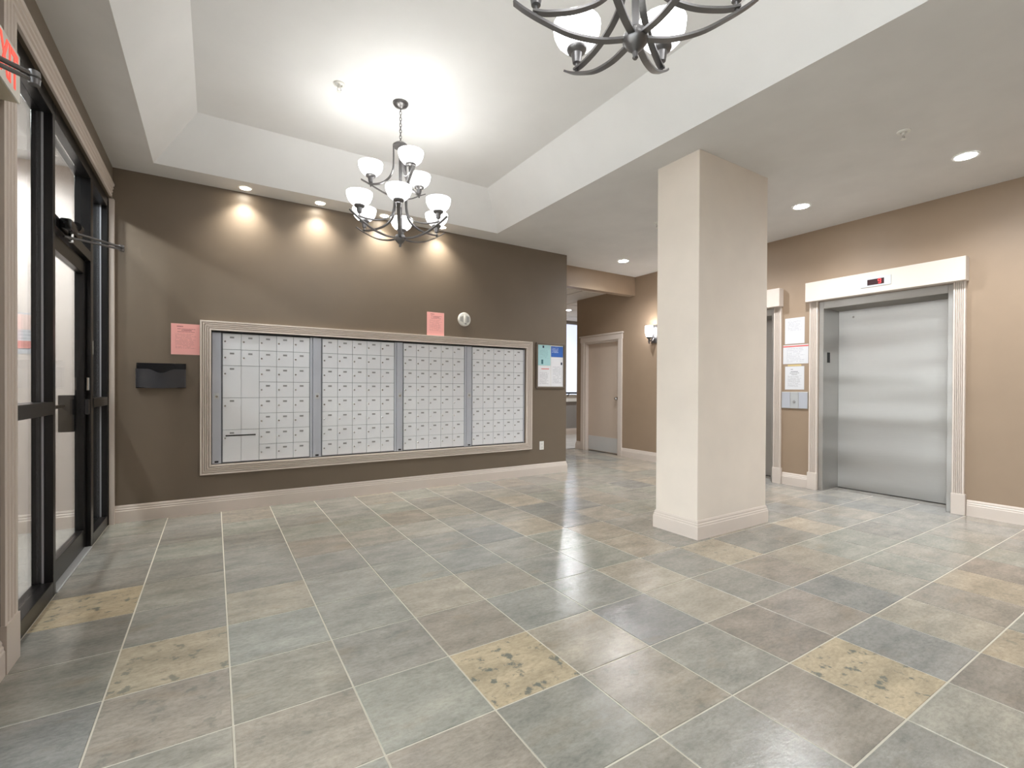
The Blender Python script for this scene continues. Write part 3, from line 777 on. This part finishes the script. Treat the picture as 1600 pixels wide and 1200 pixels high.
# ------------------------------------------------------------------ elevators
def make_elevator():
    e = empty('elevator', (UE, EC1, 0))
    g = EH
    box('header', M['trim'], -0.10, -0.001, -0.708, 0.708, 2.212, 2.437, e, 0.003)
    prof = flute_profile(0.087, 0.03, 5)
    for s in (-1, 1):
        bm = bmesh.new(); R = []
        for z in (0.2, 2.212):
            R.append([bm.verts.new((-d, s*(g+0.0)+s*w, z)) for w, d in prof])
        k = len(prof)
        for i in range(k-1): bm.faces.new((R[0][i], R[0][i+1], R[1][i+1], R[1][i]))
        bm.faces.new((R[0][-1], R[0][0], R[1][0], R[1][-1])); bm.faces.new(R[0]); bm.faces.new(R[1])
        link('casing', to_mesh('casing', bm, M['trim']), e)
        a, b = sorted((s*(g-0.004), s*(g+0.099)))
        box('plinth_block', M['trim'], -0.038, -0.0005, a, b, 0, 0.2, e, 0.002)
        a, b = sorted((s*(g-0.001), s*(g-0.05)))
        jb = box('jamb', M['steel'], 0.012, 0.40, a, b, 0, EZ-0.001, e, 0.002)
        if s > 0:
            jl = jb.location
            box('floor_indicator', M['dark'], 0.10-jl.x, 0.16-jl.x, g-0.054-jl.y, g-0.05-jl.y, 1.50-jl.z, 1.62-jl.z, jb)
    box('head_jamb', M['steel'], 0.012, 0.40, -g+0.05, g-0.05, 2.125, EZ-0.001, e, 0.002)
    dr = box('door_panel', M['steel'], 0.378, 0.40, -g+0.052, g-0.052, 0.008, 2.123, e)
    bm = bmesh.new(); lathe(bm, [(0, -0.004), (0.010, -0.004), (0.012, 0), (0.012, 0.002)], 14, axis='X')
    link('key_hole', to_mesh('key_hole', bm, M['chrome'], True), dr, (-0.011, 0.40, 0.975))
    box('sill', M['slate'], 0.199, 0.40, -g+0.05, g-0.05, -0.002, 0.001, e).color = lin((128, 122, 114))
    box('sill_gap', M['dark'], 0.372, 0.379, -g+0.05, g-0.05, 0.0005, 0.004, e)
    box('shaft_back', M['dark'], 0.401, 0.44, -g, g, 0, EZ, e)
    dp = box('display', M['alu'], -0.106, -0.0995, -0.135, 0.135, 2.275, 2.375, e, 0.002)
    sc = box('screen', M['screen'], -0.0045, -0.003, -0.075, 0.075, -0.030, 0.030, dp)
    bm = bmesh.new(); L, T = 0.020, 0.0045
    cx = -0.035
    for (x0, x1, z0, z1) in ((-L/2, L/2, L, L+T), (-L/2, L/2, 0, T), (-L/2, L/2, -L, -L+T), (-L/2-T, -L/2, T, L), (L/2, L/2+T, T, L), (L/2, L/2+T, -L+T, 0)):
        add_box(bm, -0.0015, -0.0008, cx-x1, cx-x0, z0, z1)
    link('digit', to_mesh('digit', bm, M['red_led']), sc)
    return e
el1 = make_elevator()
tag(el1, 'stainless steel elevator beside the call panel showing floor 9', 'elevator', 'elevator entrances')
el2 = copy_tree(el1); el2.location = (UE, EC2, 0)
tag(el2, 'stainless steel elevator mostly hidden behind the cream column', 'elevator', 'elevator entrances')

# papers and call panel between the elevators
def wsheet(a0, a1, z0, z1, mat, label):
    o = sheet('paper_notice', 'x', UE-0.001, a0, a1, z0, z1, mat); tag(o, label, 'notice', 'white notices between the elevators'); return o
wsheet(2.966, 3.196, 1.742, 2.058, M['paper1'], 'white printed notice highest between the elevators')
o = wsheet(2.920, 3.218, 1.495, 1.728, M['paper2'], 'white landscape notice with a red heading band')
box('heading_band', M['redprint'], -0.0016, 0.0, -0.149, 0.149, 0.092, 0.106, o)
wsheet(2.966, 3.192, 1.180, 1.464, M['paper3'], 'white typed letter taped above the call panel')
o = box('tape_strip', M['tape'], UE-0.003, UE-0.0005, 3.0, 3.16, 1.466, 1.486); tag(o, 'yellowed tape strip above the typed letter', 'tape')
cp = empty('call_panel', (UE, 3.073, 1.05)); tag(cp, 'brushed metal elevator call panel between the elevators', 'call panel')
box('face_plate', M['steel'], -0.012, -0.001, -0.155, 0.155, -0.102, 0.102, cp, 0.002)
box('centre_plate', M['alu'], -0.0145, -0.0121, -0.045, 0.045, -0.098, 0.098, cp, 0.001)
for y in (-0.10, 0.10): box('side_plate', M['mail_strip'], -0.0140, -0.0121, y-0.05, y+0.05, -0.098, 0.098, cp, 0.001)
lathe_obj('button', M['chrome'], [(0, -0.008), (0.013, -0.008), (0.016, -0.004), (0.016, 0)], cp, (-0.0146, 0, -0.02), 'X', 16)

# ------------------------------------------------------------------ beige hallway door
d2 = empty('door_2', (UE, 0, 0)); tag(d2, 'beige hallway door with a metal kick plate', 'door', kind='structure')
for v0, v1 in ((D2A-0.09, D2A), (D2B, D2B+0.09)): box('casing', M['trim'], -0.022, -0.0005, v0, v1, 0, D2Z, d2, 0.003)
box('casing_head', M['trim'], -0.026, -0.0005, D2A-0.10, D2B+0.10, D2Z, D2Z+0.10, d2, 0.003)
box('casing_cap', M['trim'], -0.045, -0.0005, D2A-0.12, D2B+0.12, D2Z+0.10, D2Z+0.125, d2, 0.006, 2)
for v0, v1 in ((D2A+0.0005, D2A+0.03), (D2B-0.03, D2B-0.0005)): box('jamb', M['trim'], 0.0, 0.2, v0, v1, 0, D2Z-0.03, d2)
box('head_jamb', M['trim'], 0.0, 0.2, D2A+0.0005, D2B-0.0005, D2Z-0.03, D2Z-0.0005, d2)
sl = box('door_slab', M['door_paint'], 0.07, 0.115, D2A+0.032, D2B-0.032, 0.008, D2Z-0.032, d2, 0.002)
s_ = sl.location
box('frame_back', M['dark'], 0.36, 0.44, D2A+0.001, D2B-0.001, 0.0, D2Z-0.001, d2)
box('kick_plate', M['kick'], 0.067-s_.x, 0.07-s_.x, D2A+0.045-s_.y, D2B-0.045-s_.y, 0.02-s_.z, 0.285-s_.z, sl)
bm = bmesh.new(); lathe(bm, [(0, 0), (0.03, 0), (0.03, -0.006), (0.014, -0.012), (0.014, -0.035), (0.028, -0.045), (0.028, -0.06), (0.018, -0.07), (0, -0.072)], 18, axis='X')
link('knob', to_mesh('knob', bm, M['chrome'], True), sl, (0.07-s_.x, D2A+0.095-s_.y, 1.0-s_.z))

# ------------------------------------------------------------------ wall sconce
sc = empty('wall_sconce', (UE, 5.262, 2.045)); tag(sc, 'dark wall sconce with lit white glass near the column', 'lamp')
box('back_plate', M['bronze'], -0.02, -0.001, -0.06, 0.06, -0.13, 0.16, sc, 0.006, 2)
bm = bmesh.new(); tube(bm, spline([(-0.02, 0, -0.05), (-0.06, 0, -0.10), (-0.11, 0, -0.085), (-0.13, 0, -0.06)], 5), 0.009, 8)
link('arm', to_mesh('arm', bm, M['bronze'], True), sc)
lathe_obj('cup', M['bronze'], [(0, -0.10), (0.012, -0.10), (0.02, -0.07), (0.045, -0.045), (0.05, -0.035), (0, -0.035)], sc, (-0.13, 0, 0.0))
lathe_obj('glass_shade', M['sconce_glass'], [(0.02, -0.034), (0.045, -0.03), (0.058, 0.02), (0.063, 0.085), (0.060, 0.14), (0.056, 0.14), (0.058, 0.08), (0.04, -0.02), (0.02, -0.03)], sc, (-0.13, 0, 0.0))
lathe_obj('finial', M['bronze'], [(0, -0.15), (0.006, -0.15), (0.014, -0.12), (0.02, -0.10), (0, -0.10)], sc, (-0.13, 0, 0.0))

# ------------------------------------------------------------------ chandeliers
def strap(name, mat, rz, ang, parent, w=0.023, t=0.008):
    pts = spline([(r, 0, z) for r, z in rz], 6); bm = bmesh.new(); rings = []
    for i, p in enumerate(pts):
        d = (pts[min(i+1, len(pts)-1)]-pts[max(i-1, 0)]).normalized(); nrm = Vector((-d.z, 0, d.x))
        rings.append([bm.verts.new(p+nrm*a*t/2+Vector((0, b*w/2, 0))) for a, b in ((1, 1), (1, -1), (-1, -1), (-1, 1))])
    for a, b in zip(rings, rings[1:]):
        for k in range(4): bm.faces.new((a[k], a[(k+1) % 4], b[(k+1) % 4], b[k]))
    bm.faces.new(rings[0]); bm.faces.new(rings[-1])
    return link(name, to_mesh(name, bm, mat), parent, (0, 0, 0), (0, 0, ang))

SH = [(0.036, 0.0), (0.058, 0.010), (0.079, 0.033), (0.091, 0.062), (0.0945, 0.094), (0.0905, 0.095), (0.086, 0.063), (0.074, 0.036), (0.053, 0.015), (0.0, 0.005)]
def make_chandelier(a_low, a_up):
    c = empty('chandelier', (0, 0, 0))
    Z0 = 2.295
    def z(v): return v-Z0
    lathe_obj('canopy', M['bronze'], [(0, z(3.43)), (0.062, z(3.43)), (0.062, z(3.423)), (0.05, z(3.405)), (0.02, z(3.392)), (0.008, z(3.385)), (0, z(3.385))], c)
    bm = bmesh.new(); n = 11; zt, zb = z(3.386), z(3.125)
    for i in range(n):
        zc = zt-(i+0.5)*(zt-zb)/n; hl = (zt-zb)/n*0.66; pts = []
        for k in range(13):
            a = 2*PI*k/12; x = 0.0085*math.cos(a); y = hl*math.sin(a)
            pts.append((x, 0, zc+y) if i % 2 else (0, x, zc+y))
        tube(bm, pts, 0.0026, 5)
    link('chain', to_mesh('chain', bm, M['bronze'], True), c)
    lathe_obj('top_cap', M['bronze'], [(0, z(3.132)), (0.008, z(3.132)), (0.010, z(3.118)), (0.04, z(3.113)), (0.060, z(3.095)), (0.060, z(3.082)), (0, z(3.082))], c)
    lathe_obj('post', M['bronze'], [(0, z(3.082)), (0.013, z(3.082)), (0.013, z(2.38)), (0, z(2.38))], c, seg=12)
    lathe_obj('middle_hub', M['bronze'], [(0, z(2.735)), (0.03, z(2.73)), (0.058, z(2.70)), (0.058, z(2.675)), (0.03, z(2.66)), (0, z(2.66))], c)
    lathe_obj('bottom_hub', M['bronze'], [(0, z(2.392)), (0.034, z(2.388)), (0.042, z(2.372)), (0.042, z(2.352)), (0.028, z(2.334)), (0.010, z(2.318)), (0.008, z(2.306)), (0.010, z(2.300)), (0.006, z(2.295)), (0, z(2.295))], c)
    up_s = [(0.054, z(3.085)), (0.054, z(2.98)), (0.058, z(2.91)), (0.085, z(2.845)), (0.14, z(2.80)), (0.20, z(2.787)), (0.245, z(2.790))]
    up_a = [(0.045, z(2.695)), (0.11, z(2.712)), (0.18, z(2.75)), (0.24, z(2.786)), (0.305, z(2.822))]
    lo_s = [(0.052, z(2.668)), (0.054, z(2.60)), (0.072, z(2.535)), (0.12, z(2.490)), (0.20, z(2.462)), (0.29, z(2.455)), (0.345, z(2.462))]
    lo_a = [(0.038, z(2.362)), (0.12, z(2.360)), (0.22, z(2.383)), (0.31, z(2.428)), (0.37, z(2.464)), (0.41, z(2.494))]
    for n, a0, s, arm, R, zb in ((6, a_low, lo_s, lo_a, 0.335, 2.535), (3, a_up, up_s, up_a, 0.232, 2.852)):
        for k in range(n):
            a = a0+2*PI*k/n
            strap('hanging_strap', M['bronze'], s, a, c)
            strap('arm', M['bronze'], arm, a, c)
            x, y = R*math.cos(a), R*math.sin(a)
            so = lathe_obj('socket', M['bronze'], [(0, -0.085), (0.006, -0.085), (0.006, -0.055), (0.016, -0.052), (0.020, -0.03), (0.022, -0.016), (0.036, -0.008), (0.040, 0.0), (0.040, 0.005), (0, 0.005)], c, (x, y, z(zb)))
            lathe_obj('glass_shade', M['shade'], SH, c, (x, y, z(zb)+0.004), seg=20)
    return c
def az(cx, cy, phi):
    """world angle of an arm seen phi degrees to the right of the direction towards the camera"""
    t = Vector((-cx, -cy, 0)).normalized(); r = Vector((-t.y, t.x, 0))
    d = t*math.cos(math.radians(phi))+r*math.sin(math.radians(phi)); return math.atan2(d.y, d.x)
ch1 = make_chandelier(az(1.244, 3.654, -2), az(1.244, 3.654, 19))
ch1.location = (1.244, 3.654, 2.295)
tag(ch1, 'bronze chandelier with frosted bowls hanging before the mailbox wall', 'chandelier', 'lobby chandeliers')
ch2 = copy_tree(ch1); ch2.location = (1.200, 1.140, 2.295); ch2.rotation_euler = (0, 0, math.radians(86)-az(1.244, 3.654, -2))
tag(ch2, 'bronze chandelier cut off above, farther from the mailbox wall', 'chandelier', 'lobby chandeliers')

# ------------------------------------------------------------------ recessed lights
def recessed(x, y, z, r, mat, label, group, watts, size, color, blend=0.6):
    o = empty('recessed_light', (x, y, z)); tag(o, label, 'ceiling light', group)
    lathe_obj('trim_ring', M['white'], [(r*0.78, -0.0005), (r*0.80, -0.004), (r*0.98, -0.006), (r, -0.003), (r, -0.0005)], o, seg=28)
    lathe_obj('lens', mat, [(0, -0.003), (r*0.79, -0.003), (r*0.79, -0.0005), (0, -0.0005)], o, seg=24)
    if watts:
        ld = bpy.data.lights.new('lamp', 'SPOT'); ld.energy = watts; ld.spot_size = math.radians(size); ld.spot_blend = blend; ld.color = color; ld.shadow_soft_size = r*0.6
        l = bpy.data.objects.new('lamp', ld); COL.objects.link(l); l.parent = o; l.location = (0, 0, -0.012)
    return o
WARM = (1.0, 0.95, 0.86); NEU = (0.95, 0.98, 1.0)
for u, w in ((0.246, 'above the parcel doors'), (0.912, 'between the parcel doors and the chandelier'), (1.575, 'behind the chandelier'), (2.256, 'above the pink notice on the frame')):
    recessed(u, 5.150, ZC, 0.055, M['lens_warm'], 'small recessed spotlight '+w, 'wall washing spotlights', W_WASH, 115, WARM, 0.9)
for v, w in ((1.30, 'recessed downlight in front of the nearer elevator'), (2.557, 'recessed downlight beside the column and elevator'), (3.81, 'recessed downlight behind the column'), (5.06, 'recessed downlight near the hallway beam'), (0.05, 'recessed downlight beyond the nearer elevator'), (-1.2, 'recessed downlight by the rear wall')):
    recessed(5.105, v, ZC, 0.085, M['lens'], w, 'ceiling downlights', W_DOWN, 150, NEU, 0.8)
recessed(6.6, 8.2, ZH, 0.085, M['lens'], 'recessed light in the panelled hallway ceiling', 'hallway downlights', 110, 160, NEU)
recessed(-1.45, 3.9, 3.0, 0.085, M['lens'], 'recessed light in the vestibule ceiling', 'vestibule downlights', 95, 170, NEU)
recessed(-1.45, 4.75, 3.0, 0.085, M['lens'], 'recessed light near the vestibule end wall', 'vestibule downlights', 85, 170, NEU)

# sprinkler heads
def sprinkler(x, y, z, label):
    o = empty('sprinkler_head', (x, y, z)); tag(o, label, 'sprinkler', 'ceiling sprinklers')
    lathe_obj('escutcheon', M['white'], [(0.020, -0.001), (0.024, -0.012), (0.040, -0.006), (0.042, -0.0005)], o, seg=24)
    lathe_obj('stem', M['white'], [(0, -0.03), (0.008, -0.03), (0.010, 0.0), (0, 0.0)], o, seg=12)
    bm = bmesh.new()
    for s in (-1, 1): tube(bm, [(s*0.009, 0, -0.028), (s*0.014, 0, -0.042), (s*0.004, 0, -0.056)], 0.0025, 6)
    link('frame_arms', to_mesh('frame_arms', bm, M['chrome'], True), o)
    lathe_obj('deflector', M['white'], [(0, -0.060), (0.017, -0.060), (0.017, -0.057), (0, -0.056)], o, seg=16)
sprinkler(4.238, 1.417, ZC, 'sprinkler head in the lower ceiling near the elevators')
sprinkler(4.246, 3.685, ZC, 'sprinkler head in the lower ceiling behind the column')
sprinkler(0.781, 3.669, ZT, 'sprinkler head in the white tray beside the chandelier')

# notice on the vestibule wall
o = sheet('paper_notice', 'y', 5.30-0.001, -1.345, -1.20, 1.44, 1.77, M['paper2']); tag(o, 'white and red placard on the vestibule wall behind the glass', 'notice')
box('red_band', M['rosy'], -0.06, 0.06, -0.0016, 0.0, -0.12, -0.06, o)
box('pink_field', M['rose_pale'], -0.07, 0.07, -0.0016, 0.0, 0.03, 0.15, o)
